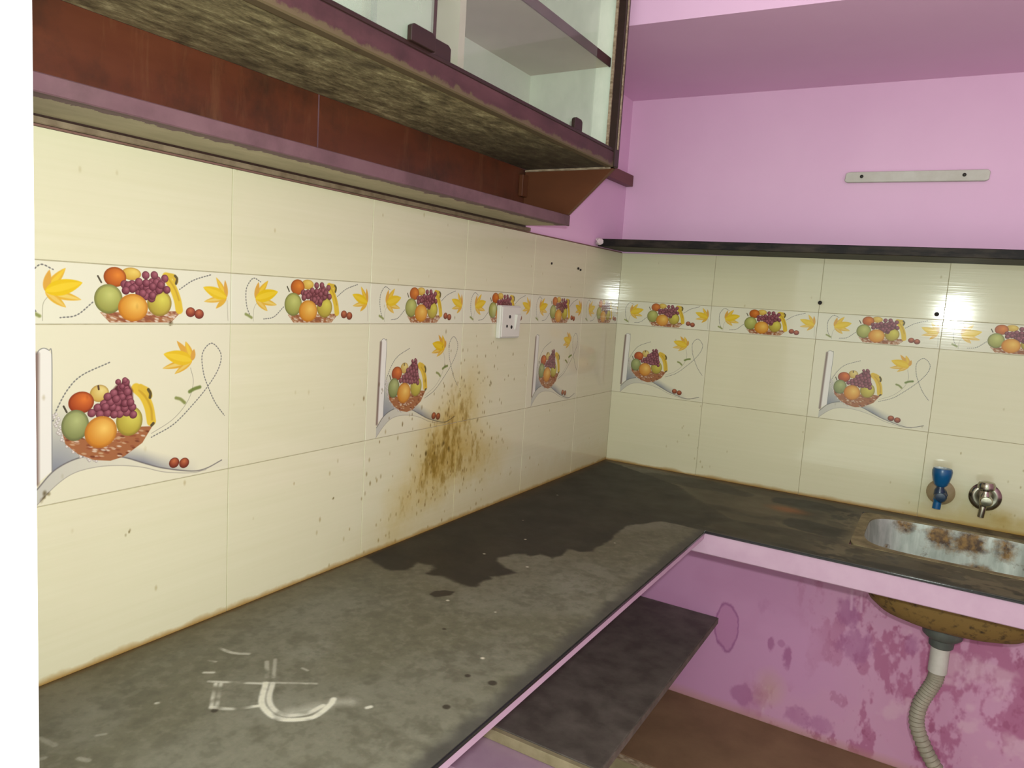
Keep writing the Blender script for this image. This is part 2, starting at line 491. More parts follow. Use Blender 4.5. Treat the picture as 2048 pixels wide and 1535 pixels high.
def counter_paint():
    p = Paint(-0.01, 1.6, -1.86, 0.01, 620, c8(112, 110, 94))
    X, Y = p.X, p.Y
    n1 = vnoise(p.h, p.w, 14, 12, 21, 5); n2 = vnoise(p.h, p.w, 60, 50, 22, 3, .7); n3 = vnoise(p.h, p.w, 7, 6, 23, 4)
    n4 = vnoise(p.h, p.w, 30, 9, 24, 4)
    p.over(sstep(n3, .42, .62) * .75, c8(97, 94, 74))
    p.over(sstep(n1, .5, .7) * .5, c8(128, 127, 113))
    p.over(sstep(n2, .52, .72) * .5, c8(86, 83, 67))
    n5 = vnoise(p.h, p.w, 150, 130, 29, 3, .7)
    p.over(sstep(n5, .54, .72) * .35, c8(128, 125, 108))
    p.over(sstep(n5, .46, .28) * .3, c8(80, 77, 62))
    p.over(np.clip(1 - X / (.03 + .10 * n1), 0, 1) * .5, c8(92, 80, 50))
    
    # the dark greasy patch that runs into the corner
    P = [(0.0, -1.155), (0.026, -1.159), (0.084, -1.177), (0.105, -1.157), (0.102, -1.114), (0.125, -1.102), (0.141, -1.111), (0.147, -1.143), (0.182, -1.138), (0.221, -1.147), (0.248, -1.136), (0.242, -1.104), (0.248, -1.09), (0.242, -1.08), (0.264, -1.051), (0.273, -1.032), (0.244, -1.024), (0.216, -1.007), (0.208, -0.99), (0.215, -0.951), (0.234, -0.935), (0.249, -0.941), (0.257, -0.916), (0.288, -0.922), (0.294, -0.884), (0.287, -0.852), (0.314, -0.851), (0.333, -0.832), (0.334, -0.746), (0.326, -0.618), (0.375, -0.533), (0.42, -0.510), (0.47, -0.49), (0.52, -0.40), (0.40, -0.28), (0.30, -0.16), (0.10, -0.06), (-.01, -.01)]
    sd = p.sd(P) + (n2 - .5) * .016
    p.over(sstep(sd, -.09, -.01) * .22, c8(88, 80, 60))
    p.over(sstep(sd, -.005, .007) * .96, c8(34, 29, 20))
    p.over(sstep(sd, .02, .10) * sstep(n4, .35, .6) * .6, c8(31, 27, 19))
    p.over(sstep(sd, .0, .03) * sstep(n1, .52, .66) * .35, c8(56, 50, 36))
    # the run along the back wall: brown film, darker blotches, a rusty spot
    bk = np.maximum(sstep(Y, -.50, -.40), sstep(X, .44, .50) * (Y > -.53))
    film = bk * sstep(X, .15, .4)
    p.over(film * sstep(sd, .06, -.03) * .85, c8(72, 63, 43))
    p.over(film * sstep(n4, .45, .62) * .55, c8(46, 39, 26))
    p.over(bk * sstep(n1, .52, .68) * .55 * sstep(X, .35, .6), c8(106, 95, 70))
    for cx, cy, rx, ry, a in ((.66, -.09, .10, .06, .9), (.70, -.30, .085, .05, .85), (.62, -.40, .10, .03, .5), (.30, -.10, .16, .06, .5), (.735, -.12, .05, .09, .8), (.5, -.51, .1, .018, .8), (.73, -.51, .2, .02, .8), (1.0, -.50, .25, .025, .8)):
        d = np.hypot((X - cx) / rx, (Y - cy) / ry)
        p.over(sstep(1.0 - d + (n1 - .5) * 1.6, 0, .25) * a, c8(34, 29, 20))
    d = np.hypot((X - .615) / .05, (Y + .19) / .032)
    p.over(np.clip(1.25 - d + (n1 - .5), 0, 1) * .75, c8(146, 84, 36))
    p.over(np.clip(1 - np.minimum(np.abs(Y), np.where(Y > -.02, 9, np.abs(X))) / (.02 + .03 * n1), 0, 1) * sstep(Y, -.9, -.3) * .6, c8(112, 76, 30))
    fr = bk * sstep(X, .66, .76)
    p.over(fr * sstep(n2 * .5 + n4 * .5, .50, .60) * .7, c8(120, 110, 84))
    p.over(fr * sstep(n2 * .4 + n1 * .6, .54, .62) * .75, c8(40, 35, 27))
    # scuffed light band round the sink cut-out
    d = np.maximum(np.abs(X - .99) - .215, np.abs(Y + .218) - .17)
    p.over(np.clip(1 - np.abs(d) / .03, 0, 1) * sstep(n1, .35, .6) * .7, c8(132, 120, 88))
    p.over(np.clip(1 - X / (.004 + .012 * n2), 0, 1) * .8, c8(84, 60, 26))
    # smear, spots, paint specks
    S = [(0.205, -1.212), (0.204, -1.197), (0.215, -1.183), (0.231, -1.178), (0.234, -1.194), (0.218, -1.215)]
    p.over(sstep(p.sd(S) + (n2 - .5) * .006, -.002, .002), c8(46, 40, 30))
    for x, y, r in ((.427, -1.467, .005), (.406, -1.39, .004), (.443, -1.385, .006), (.30, -1.30, .003), (.21, -1.64, .004)):
        p.over(np.clip((r - np.hypot(X - x, Y - y)) / .002 + .5, 0, 1) * .85, c8(44, 38, 28))
    # dark rim along the front edge of the left run
    p.over(sstep(X + (n2 - .5) * .02, .452, .478) * (Y < -.52) * .75, c8(60, 58, 54))
    # white chalky strokes
    W = c8(206, 204, 190)
    CH = [[(0.15, -1.604), (0.208, -1.566)], [(0.206, -1.564), (0.261, -1.526)], [(0.161, -1.602), (0.202, -1.639)], [(0.166, -1.598), (0.207, -1.635)], [(0.201, -1.638), (0.224, -1.625), (0.245, -1.6)], [(0.168, -1.527), (0.199, -1.553)], [(0.172, -1.516), (0.206, -1.548)], [(0.21, -1.564), (0.238, -1.594), (0.262, -1.605), (0.283, -1.606), (0.301, -1.595), (0.313, -1.578), (0.31, -1.551), (0.304, -1.538)], [(0.217, -1.559), (0.241, -1.585), (0.265, -1.597), (0.286, -1.595), (0.301, -1.578), (0.304, -1.556)], [(0.089, -1.542), (0.113, -1.539), (0.132, -1.528)], [(0.105, -1.572), (0.115, -1.568)], [(0.127, -1.594), (0.136, -1.587)], [(0.218, -1.51), (0.228, -1.51)], [(0.35, -1.527), (0.352, -1.523)], [(0.143, -1.671), (0.144, -1.67)], [(0.139, -1.811), (0.144, -1.798)], [(0.106, -1.784), (0.131, -1.781)], [(0.173, -1.778), (0.184, -1.774)], [(0.149, -1.746), (0.154, -1.739)]]
    AL = [.7, .5, .8, .7, .85, .45, .4, .95, .8, .6, .5, .7, .4, .8, 1, .3, .25, .3, .35]
    WD = [.005, .004, .005, .005, .006, .006, .005, .008, .007, .006, .004, .005, .004, .006, .005, .006, .006, .006, .004]
    for s, a, wd in zip(CH, AL, WD):
        d, L = p.segd(spline(s, 6))
        p.over(np.clip((wd / 2 - d) / .0022 + .5, 0, 1) * min(1, a * 1.15) * sstep(n2 * 1.2 + n1 * .5, .50, .86), W)
    d, L = p.segd(spline([(.285, -1.59), (.30, -1.565), (.31, -1.545), (.325, -1.53)], 6))
    p.over(np.clip(1 - d / .016, 0, 1) * .5 * n1 * 1.6, W)
    for x, y, r in ((.243, -1.213, .003), (.272, -.994, .003), (.396, -1.338, .003), (.33, -1.20, .002), (.19, -.86, .003), (.17, -.99, .003), (.12, -.75, .002), (.35, -.75, .002), (.08, -.5, .003)):
        p.over(np.clip((r - np.hypot(X - x, Y - y)) / .002 + .5, 0, 1) * .9, c8(206, 200, 180))
    return p.image('counter_stone_stains')

def low_wall_paint():
    p = Paint(0.0, 1.7, -.86, 0.0, 520, c8(208, 152, 190))
    X, Y = p.X, p.Y
    n1 = vnoise(p.h, p.w, 8, 15, 31, 5); n2 = vnoise(p.h, p.w, 12, 40, 32, 5, .65); n3 = vnoise(p.h, p.w, 4, 7, 33, 4); n4 = vnoise(p.h, p.w, 6, 26, 35, 5, .6)
    p.over(sstep(n3, .4, .65) * .5, c8(198, 140, 178))
    right = sstep(X + (n3 - .5) * .25, .60, .86)
    low = sstep(-Y + (n3 - .5) * .2, .50, .62) * sstep(X, .48, .62)
    K = np.clip(right + low * .8, 0, 1)
    p.over(K * .55, c8(216, 164, 188))
    p.over(K * sstep(n4 * .6 + n2 * .4, .49, .56) * .85, c8(180, 108, 144))
    p.over(K * sstep(n2, .60, .68) * .6, c8(164, 90, 124))
    p.over(K * sstep(n1, .60, .72) * .7, c8(222, 180, 198))
    M = c8(172, 106, 150)
    for x, y, rx, ry, a in ((.57, -.468, .010, .022, .8), (.622, -.49, .013, .035, .9), (.60, -.455, .01, .01, .5), (.5, -.648, .028, .03, .6), (.545, -.36, .03, .03, .25), (.77, -.30, .035, .06, .8), (.80, -.40, .05, .05, .7), (.93, -.36, .018, .035, .6), (.66, -.66, .05, .035, .6), (.73, -.66, .04, .03, .6)):
        d = np.hypot((X - x) / rx, (Y - y) / ry)
        p.over(sstep(1 - d + (n2 - .5) * 2.0, -.05, .45) * a * np.clip(.35 + 1.2 * n4, 0, 1), M)
    # ring stain by the stone shelf
    d = np.hypot((X - .437) / .034, (Y + .455) / .075)
    d = d + (n2 - .5) * .5
    p.over(sstep(1 - d, 0, .2) * .45, c8(186, 118, 164))
    p.over(np.clip(1 - np.abs(d - .95) / .12, 0, 1) * .75, c8(150, 84, 134))
    # pale scrape and drips
    d = np.hypot((X - .585) / .06, (Y + .60) / .07)
    p.over(np.clip(1 - d + (n1 - .5), 0, 1) * .55, c8(206, 170, 150))
    for x in (.768, .793):
        p.stroke([(x, -.235), (x + .004, -.30)], .007, c8(220, 172, 200), .8, soft=.004)
    p.over(sstep(Y, -.26, -.20) * sstep(n1, .4, .7) * .4, c8(186, 134, 120))
    e = np.clip(1 - (Y + .715) / (.02 + .02 * n1), 0, 1)
    p.over(e * .6, c8(196, 150, 130))
    return p.image('paint_low_wall')

# ------------------------------------------------------------------ helpers: materials
def nt(name):
    m = bpy.data.materials.new(name)
    m.use_nodes = True
    n = m.node_tree
    return m, n, n.nodes['Principled BSDF']

def node(n, kind, **kw):
    q = n.nodes.new(kind)
    for k, v in kw.items():
        if k.startswith('i_'):
            q.inputs[k[2:].replace('_', ' ')].default_value = v
        else:
            setattr(q, k, v)
    return q

def position(n, scale=(1, 1, 1)):
    g = node(n, 'ShaderNodeNewGeometry')
    m = node(n, 'ShaderNodeVectorMath', operation='SUBTRACT')
    n.links.new(g.outputs['Position'], m.inputs[0])
    m.inputs[1].default_value = (0, 0, H)
    m2 = node(n, 'ShaderNodeVectorMath', operation='MULTIPLY')
    n.links.new(m.outputs[0], m2.inputs[0])
    m2.inputs[1].default_value = scale
    return m2.outputs[0]

def noise(n, vec, scale, detail=4, rough=.6):
    q = node(n, 'ShaderNodeTexNoise')
    q.inputs['Scale'].default_value = scale
    q.inputs['Detail'].default_value = detail
    q.inputs['Roughness'].default_value = rough
    n.links.new(vec, q.inputs['Vector'])
    return q.outputs['Fac']

def ramp(n, fac, stops):
    q = node(n, 'ShaderNodeValToRGB')
    el = q.color_ramp.elements
    el[0].position, el[0].color = stops[0][0], (*lin(stops[0][1]), 1)
    el[1].position, el[1].color = stops[-1][0], (*lin(stops[-1][1]), 1)
    for p, c in stops[1:-1]:
        e = el.new(p)
        e.color = (*lin(c), 1)
    n.links.new(fac, q.inputs['Fac'])
    return q.outputs['Color']

def mix(n, fac, a, b, mode='MIX'):
    q = node(n, 'ShaderNodeMix', data_type='RGBA', blend_type=mode)
    if isinstance(fac, (int, float)): q.inputs['Factor'].default_value = fac
    else: n.links.new(fac, q.inputs['Factor'])
    for s, v in (('A', a), ('B', b)):
        i = [x for x in q.inputs if x.name == s and x.type == 'RGBA'][0]
        if isinstance(v, tuple): i.default_value = (*lin(v), 1) if len(v) == 3 else v
        else: n.links.new(v, i)
    return [x for x in q.outputs if x.type == 'RGBA'][0]

def bump(n, bsdf, h, strength, dist=.002):
    q = node(n, 'ShaderNodeBump')
    q.inputs['Strength'].default_value = strength
    q.inputs['Distance'].default_value = dist
    n.links.new(h, q.inputs['Height'])
    n.links.new(q.outputs['Normal'], bsdf.inputs['Normal'])

def simple(name, c1, c2=None, rough=.6, scale=20, stretch=(1, 1, 1), lo=.35, hi=.65, metal=0, bumpk=0.0, spec=.5, detail=5):
    m, n, b = nt(name)
    b.inputs['Roughness'].default_value = rough
    b.inputs['Metallic'].default_value = metal
    b.inputs['Specular IOR Level'].default_value = spec
    if c2 is None:
        b.inputs['Base Color'].default_value = (*lin(c1), 1)
    else:
        f = noise(n, position(n, stretch), scale, detail)
        n.links.new(ramp(n, f, [(lo, c1), (hi, c2)]), b.inputs['Base Color'])
        if bumpk: bump(n, b, f, bumpk)
    return m

def img_at(n, im, comp, x0, x1, y0, y1):       # planar image over two world axes
    s = node(n, 'ShaderNodeSeparateXYZ')
    n.links.new(position(n), s.inputs[0])
    c = node(n, 'ShaderNodeCombineXYZ')
    for k, ax, a, b in (('X', comp[0], x0, x1), ('Y', comp[1], y0, y1)):
        r = node(n, 'ShaderNodeMapRange')
        r.inputs['From Min'].default_value, r.inputs['From Max'].default_value = a, b
        n.links.new(s.outputs[ax], r.inputs['Value'])
        n.links.new(r.outputs[0], c.inputs[k])
    t = node(n, 'ShaderNodeTexImage', image=im, extension='EXTEND', interpolation='Linear')
    n.links.new(c.outputs[0], t.inputs['Vector'])
    return t.outputs['Color']

def tile_mat(name, wall, im=None, w_=TW, h_=TH):
    m, n, b = nt(name)
    pos = position(n)
    if im is not None:
        tc = node(n, 'ShaderNodeTexCoord')
        s = node(n, 'ShaderNodeSeparateXYZ')
        n.links.new(tc.outputs['Object'], s.inputs[0])
        c = node(n, 'ShaderNodeCombineXYZ')
        for k, ax, d in (('X', 'X', w_), ('Y', 'Z', h_)):
            q = node(n, 'ShaderNodeMath', operation='DIVIDE')
            n.links.new(s.outputs[ax], q.inputs[0])
            q.inputs[1].default_value = d
            n.links.new(q.outputs[0], c.inputs[k])
        t = node(n, 'ShaderNodeTexImage', image=im, extension='EXTEND')
        n.links.new(c.outputs[0], t.inputs['Vector'])
        col = t.outputs['Color']
    else:
        st = (1.2, 6, 60) if wall == 'back' else (6, 1.2, 60)
        col = ramp(n, noise(n, position(n, (st[0], st[1], st[2])), 2.0, 4), [(.3, c8(232, 228, 190)), (.7, c8(236, 232, 196))])
    if wall == 'left': st = img_at(n, STAIN_L, 'YZ', -1.80, 0, 0, .68)
    else: st = img_at(n, STAIN_B, 'XZ', 0, 1.6, 0, .68)
    n.links.new(mix(n, 1.0, mix(n, 1.0, col, st, 'MULTIPLY'), (.887, .887, .887), 'MULTIPLY'), b.inputs['Base Color'])
    b.inputs['Roughness'].default_value = .085
    b.inputs['Specular IOR Level'].default_value = .5
    sc = (3, 3, 190)
    bump(n, b, noise(n, position(n, sc), 1.0, 2, .5), .05, .002)
    return m

# ------------------------------------------------------------------ images and materials
STAIN_L, STAIN_B = left_wall_stain(), back_wall_stain()
PR_MOTIF, PR_BORDER = motif(), border()
IM_COUNTER, IM_LOW = counter_paint(), low_wall_paint()

MT = {}
for wl in ('left', 'back'):
    MT[wl, 'plain'] = tile_mat('glazed_tile_' + wl, wl)
    MT[wl, 'motif'] = tile_mat('fruit_tile_' + wl, wl, PR_MOTIF, TW, TH)
    MT[wl, 'border'] = tile_mat('border_tile_' + wl, wl, PR_BORDER, TW, HB)
M_grout = simple('grout', c8(176, 168, 138), c8(160, 152, 122), .9, 60)

def paint_mat(name, c1, c2, low=False):
    m, n, b = nt(name)
    f = noise(n, position(n), 3.0, 5)
    col = ramp(n, f, [(.35, c1), (.68, c2)])
    if low:
        lowc = img_at(n, IM_LOW, 'XZ', 0, 1.7, -.86, 0)
        s = node(n, 'ShaderNodeSeparateXYZ')
        n.links.new(position(n), s.inputs[0])
        q = node(n, 'ShaderNodeMath', operation='LESS_THAN')
        n.links.new(s.outputs['Z'], q.inputs[0])
        q.inputs[1].default_value = 0.0
        col = mix(n, q.outputs[0], col, lowc)
    n.links.new(col, b.inputs['Base Color'])
    b.inputs['Roughness'].default_value = .55
    b.inputs['Specular IOR Level'].default_value = .3
    bump(n, b, noise(n, position(n), 60, 3), .06, .003)
    return m
M_pink = paint_mat('pink_wall_paint', c8(224, 182, 212), c8(228, 188, 216))
M_pink_back = paint_mat('pink_back_wall_paint', c8(224, 182, 212), c8(228, 188, 216), True)
M_apron = simple('pink_edge_paint', c8(184, 152, 172), c8(192, 162, 180), .55, 14, bumpk=.1)
M_white = simple('white_wall_paint', c8(240, 238, 240), c8(246, 244, 246), .6, 8)
M_floor = simple('floor_tile', c8(150, 138, 120), c8(166, 152, 132), .4, 6)
M_ceil = simple('ceiling_paint', c8(236, 226, 232), c8(240, 232, 236), .8, 5)

def counter_mat():
    m, n, b = nt('black_stone_counter')
    c = img_at(n, IM_COUNTER, 'XY', -.01, 1.6, -1.86, .01)
    f = noise(n, position(n), 240, 3, .7)
    g = mix(n, .25, c, ramp(n, f, [(.3, c8(80, 76, 62)), (.7, c8(150, 146, 128))]), 'OVERLAY')
    s = node(n, 'ShaderNodeSeparateXYZ')            # bare polished edge below the worn top
    n.links.new(position(n), s.inputs[0])
    q = node(n, 'ShaderNodeMath', operation='LESS_THAN')
    n.links.new(s.outputs['Z'], q.inputs[0])
    q.inputs[1].default_value = -.0012
    n.links.new(mix(n, q.outputs[0], g, c8(38, 36, 38)), b.inputs['Base Color'])
    r = node(n, 'ShaderNodeMapRange')
    r.inputs['To Min'].default_value, r.inputs['To Max'].default_value = .45, .75
    n.links.new(noise(n, position(n), 12, 4), r.inputs['Value'])
    q3 = node(n, 'ShaderNodeMath', operation='LESS_THAN')
    n.links.new(s.outputs['Z'], q3.inputs[0])
    q3.inputs[1].default_value = -.0002
    mr = node(n, 'ShaderNodeMapRange')
    n.links.new(q3.outputs[0], mr.inputs['Value'])
    mr.inputs['To Max'].default_value = .14
    n.links.new(r.outputs[0], mr.inputs['To Min'])
    n.links.new(mr.outputs[0], b.inputs['Roughness'])
    bump(n, b, f, .12, .001)
    return m
M_counter = counter_mat()
M_stone = simple('dark_stone_slab', c8(88, 82, 72), c8(116, 110, 98), .6, 16, (1, 1, 1), .35, .7, bumpk=.1)
M_stone2 = simple('black_stone_ledge', c8(20, 17, 15), c8(60, 53, 43), .6, 16, (1, 4, 4), .42, .72, bumpk=.1, spec=.25)
M_cement = simple('cream_cement_edge', c8(176, 164, 128), c8(150, 140, 104), .85, 18, bumpk=.2)
M_edge = simple('stone_sawn_edge', c8(120, 112, 98), c8(98, 90, 78), .8, 30)
M_plinth = simple('brown_cement', c8(132, 104, 74), c8(148, 119, 86), .8, 9, bumpk=.1)

def wood(name, dark, lite, stains=None, rough=.45, amt=.5, streak=(2, 1, 20), smear=None, ragged=None):
    m, n, b = nt(name)
    f = noise(n, position(n, streak), 3.0, 6)
    col = ramp(n, f, [(.3, dark), (.7, lite)])
    if stains:
        g = noise(n, position(n, (3, 3, 3)), 2.2, 6, .7)
        q = node(n, 'ShaderNodeMapRange')
        q.inputs['From Min'].default_value, q.inputs['From Max'].default_value = .48, .66
        q.inputs['To Max'].default_value = amt
        n.links.new(g, q.inputs['Value'])
        col = mix(n, q.outputs[0], col, stains)
    if smear:
        g = noise(n, position(n, (9, 9, 1.2)), 3.0, 6, .75)
        q = node(n, 'ShaderNodeMapRange')
        q.inputs['From Min'].default_value, q.inputs['From Max'].default_value = .56, .74
        q.inputs['To Max'].default_value = .55
        n.links.new(g, q.inputs['Value'])
        col = mix(n, q.outputs[0], col, smear)
    n.links.new(col, b.inputs['Base Color'])
    b.inputs['Roughness'].default_value = rough
    bump(n, b, f, .05)
    if ragged is not None:                # greasy grime creeping up from the lower arris
        s = node(n, 'ShaderNodeSeparateXYZ')
        n.links.new(position(n), s.inputs[0])
        g = noise(n, position(n, (10, 10, 10)), 2.5, 7, .7)
        q = node(n, 'ShaderNodeMath', operation='MULTIPLY_ADD')
        n.links.new(g, q.inputs[0]); q.inputs[1].default_value = -.04
        n.links.new(s.outputs['Z'], q.inputs[2])
        r = node(n, 'ShaderNodeMapRange')
        r.inputs['From Min'].default_value, r.inputs['From Max'].default_value = ragged - .018, ragged - .014
        r.inputs['To Min'].default_value, r.inputs['To Max'].default_value = .85, 0
        n.links.new(q.outputs[0], r.inputs['Value'])
        n.links.new(mix(n, r.outputs[0], col, c8(96, 84, 56)), b.inputs['Base Color'])
    return m
M_back = wood('red_brown_laminate', c8(86, 42, 22), c8(98, 51, 29), c8(52, 33, 19), .4, .8, (1, 2, 8), c8(116, 76, 48))
M_end = wood('orange_brown_laminate', c8(84, 45, 22), c8(96, 53, 27), None, .45, .5, (2, 2, 6))
M_rail = wood('maroon_rail', c8(60, 33, 34), c8(76, 44, 45), c8(42, 25, 23), .5, .6, (2, 3, 12))
M_rail_grimy = wood('grimy_maroon_rail', c8(66, 37, 39), c8(88, 54, 56), c8(46, 28, 27), .55, .6, (2, 3, 12), None, .815)
M_mauve = wood('dusty_mauve_edge', c8(100, 70, 76), c8(114, 84, 88), c8(76, 56, 56), .6, .6, (2, 5, 5))
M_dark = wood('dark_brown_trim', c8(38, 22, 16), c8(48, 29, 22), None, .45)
M_batten = wood('brown_batten_wood', c8(96, 52, 46), c8(108, 62, 54), None, .5)
M_lip = simple('worn_pale_edging', c8(176, 158, 132), c8(120, 100, 76), .6, 30, (2, 6, 6))

M_bead = simple('tan_bead', c8(132, 116, 92), c8(104, 88, 66), .7, 14, (2, 3, 3))

def grime_mat():
    m, n, b = nt('greasy_underside')
    a = noise(n, position(n, (12, 5, 4)), 4.4, 9, .78)
    col = ramp(n, a, [(.32, c8(58, 50, 30)), (.44, c8(116, 104, 70)), (.55, c8(154, 141, 100)), (.66, c8(206, 194, 146))])
    k = noise(n, position(n, (4, 4, 4)), 1.6, 3)
    s = node(n, 'ShaderNodeSeparateXYZ')
    n.links.new(position(n), s.inputs[0])
    q = node(n, 'ShaderNodeMapRange')
    q.inputs['From Min'].default_value, q.inputs['From Max'].default_value = -1.15, -.72
    q.inputs['To Min'].default_value, q.inputs['To Max'].default_value = 0.0, .8
    n.links.new(s.outputs['Y'], q.inputs['Value'])
    col = mix(n, q.outputs[0], col, c8(44, 38, 24))
    q2 = node(n, 'ShaderNodeMapRange')
    q2.inputs['From Min'].default_value, q2.inputs['From Max'].default_value = .5, .66
    q2.inputs['To Max'].default_value = .6
    n.links.new(k, q2.inputs['Value'])
    col = mix(n, q2.outputs[0], col, c8(74, 62, 40))
    n.links.new(col, b.inputs['Base Color'])
    b.inputs['Roughness'].default_value = .7
    bump(n, b, a, .7, .005)
    return m
M_grime = grime_mat()

def ledge_under():
    m, n, b = nt('ledge_underside_wood')
    s = node(n, 'ShaderNodeSeparateXYZ')
    n.links.new(position(n), s.inputs[0])
    f = noise(n, position(n, (3, 10, 3)), 4.0, 6, .7)
    ad = node(n, 'ShaderNodeMath', operation='MULTIPLY_ADD')
    n.links.new(f, ad.inputs[0])
    ad.inputs[1].default_value = .06
    n.links.new(s.outputs['X'], ad.inputs[2])
    q = node(n, 'ShaderNodeMath', operation='GREATER_THAN')
    n.links.new(ad.outputs[0], q.inputs[0])
    q.inputs[1].default_value = .128
    c1 = ramp(n, noise(n, position(n, (6, 2, 2)), 4, 5), [(.35, c8(156, 147, 117)), (.68, c8(178, 168, 137))])
    n.links.new(mix(n, q.outputs[0], c1, c8(104, 76, 82)), b.inputs['Base Color'])
    b.inputs['Roughness'].default_value = .65
    return m
M_ledge = ledge_under()
M_inner = simple('pale_cabinet_lining', c8(214, 224, 206), c8(226, 232, 214), .5, 5)
M_inner_end = simple('scuffed_cabinet_lining', c8(206, 214, 196), c8(226, 232, 214), .5, 9, (2, 2, 1))
M_inner_dull = simple('beige_cabinet_partition', c8(190, 182, 162), c8(202, 194, 174), .6, 6)

M_edgebrown = simple('brown_glass_edge', c8(66, 50, 46), None, .4)

def glass_mat(name, dust, tint):
    m, n, b = nt(name)
    out = n.nodes['Material Output']
    tr = node(n, 'ShaderNodeBsdfTransparent')
    tr.inputs['Color'].default_value = (.965, .985, .97, 1)
    gl = node(n, 'ShaderNodeBsdfGlossy')
    gl.inputs['Roughness'].default_value = .06
    df = node(n, 'ShaderNodeBsdfDiffuse')
    df.inputs['Color'].default_value = (*lin(tint), 1)
    fr = node(n, 'ShaderNodeValue')
    fr.outputs[0].default_value = .05
    m1 = node(n, 'ShaderNodeMixShader')
    n.links.new(fr.outputs[0], m1.inputs[0]); n.links.new(tr.outputs[0], m1.inputs[1]); n.links.new(gl.outputs[0], m1.inputs[2])
    q = node(n, 'ShaderNodeMapRange')
    q.inputs['From Min'].default_value, q.inputs['From Max'].default_value = .3, .7
    q.inputs['To Min'].default_value, q.inputs['To Max'].default_value = dust * .75, dust * 1.2
    n.links.new(noise(n, position(n), 8, 5), q.inputs['Value'])
    m2 = node(n, 'ShaderNodeMixShader')
    n.links.new(q.outputs[0], m2.inputs[0]); n.links.new(m1.outputs[0], m2.inputs[1]); n.links.new(df.outputs[0], m2.inputs[2])
    n.links.new(m2.outputs[0], out.inputs['Surface'])
    return m
M_glassA = glass_mat('dusty_glass_front', .30, c8(206, 220, 200))
M_glassB = glass_mat('dusty_glass_rear', .07, c8(190, 196, 182))
M_glass_edge = simple('green_glass_edge', c8(46, 62, 54), None, .3)

def steel_mat():
    m, n, b = nt('rusty_steel')
    pos = position(n)
    base = ramp(n, noise(n, position(n, (14, 14, 3)), 3, 4), [(.3, c8(150, 158, 148)), (.7, c8(200, 206, 196))])
    a = noise(n, pos, 16, 6, .7)
    s = node(n, 'ShaderNodeMapRange')
    s.inputs['From Min'].default_value, s.inputs['From Max'].default_value = .62, .72
    n.links.new(a, s.inputs['Value'])
    fac = s.outputs[0]
    for c, r in (((.958, -.068, -.025), .034), ((1.025, -.072, -.03), .040), ((1.04, -.085, -.10), .03), ((1.035, -.36, -.01), .025), ((.88, -.085, -.01), .03), ((1.09, -.075, -.02), .03)):
        d = node(n, 'ShaderNodeVectorMath', operation='DISTANCE')
        n.links.new(pos, d.inputs[0])
        d.inputs[1].default_value = c
        q = node(n, 'ShaderNodeMath', operation='MULTIPLY_ADD')
        n.links.new(a, q.inputs[0]); q.inputs[1].default_value = -.10
        n.links.new(d.outputs['Value'], q.inputs[2])
        r2 = node(n, 'ShaderNodeMapRange')
        r2.inputs['From Min'].default_value, r2.inputs['From Max'].default_value = r - .066, r - .044
        r2.inputs['To Min'].default_value, r2.inputs['To Max'].default_value = 1, 0
        n.links.new(q.outputs[0], r2.inputs['Value'])
        mx = node(n, 'ShaderNodeMath', operation='MAXIMUM')
        n.links.new(fac, mx.inputs[0]); n.links.new(r2.outputs[0], mx.inputs[1])
        fac = mx.outputs[0]
    rust = ramp(n, noise(n, pos, 60, 4), [(.38, c8(70, 46, 20)), (.6, c8(140, 106, 48))])
    n.links.new(mix(n, fac, base, rust), b.inputs['Base Color'])
    iv = node(n, 'ShaderNodeMath', operation='MULTIPLY_ADD')
    n.links.new(fac, iv.inputs[0]); iv.inputs[1].default_value = -.45; iv.inputs[2].default_value = .45
    n.links.new(iv.outputs[0], b.inputs['Metallic'])
    b.inputs['Roughness'].default_value = .5
    return m
M_steel = steel_mat()
M_rim = simple('grimy_sink_rim', c8(140, 128, 92), c8(100, 88, 60), .7, 30, bumpk=.1)
M_bowl = simple('brown_bowl_underside', c8(122, 96, 46), c8(36, 26, 13), .8, 60, (1, 1, 1), .53, .72, bumpk=.4)
M_pvc_grey = simple('grey_plastic', c8(86, 92, 84), c8(70, 76, 70), .5, 30)
M_pvc = simple('white_pvc', c8(184, 180, 168), c8(198, 194, 184), .45, 20)
M_hose = simple('grey_ribbed_hose', c8(142, 136, 118), c8(158, 150, 130), .6, 30)
M_blue = simple('blue_plastic', c8(0, 72, 116), c8(2, 82, 128), .3, 10)
M_bluedk = simple('dark_blue_plastic', c8(14, 42, 66), None, .3)
M_flange = simple('stained_tan_flange', c8(160, 142, 106), c8(138, 118, 82), .5, 30)
M_chrome = simple('worn_chrome', c8(186, 182, 166), c8(140, 134, 116), .22, 30, metal=1.0)
M_switch = simple('white_switch_plastic', c8(208, 206, 194), None, .3)
M_hole = simple('black_hole', c8(24, 20, 16), None, .8)
M_strip = simple('off_white_wooden_strip', c8(196, 196, 184), c8(184, 182, 168), .5, 20)
M_screw = simple('dark_screw', c8(46, 44, 38), None, .4, metal=.6)
M_plaster = simple('white_plaster', c8(226, 216, 212), c8(204, 190, 188), .9, 40)

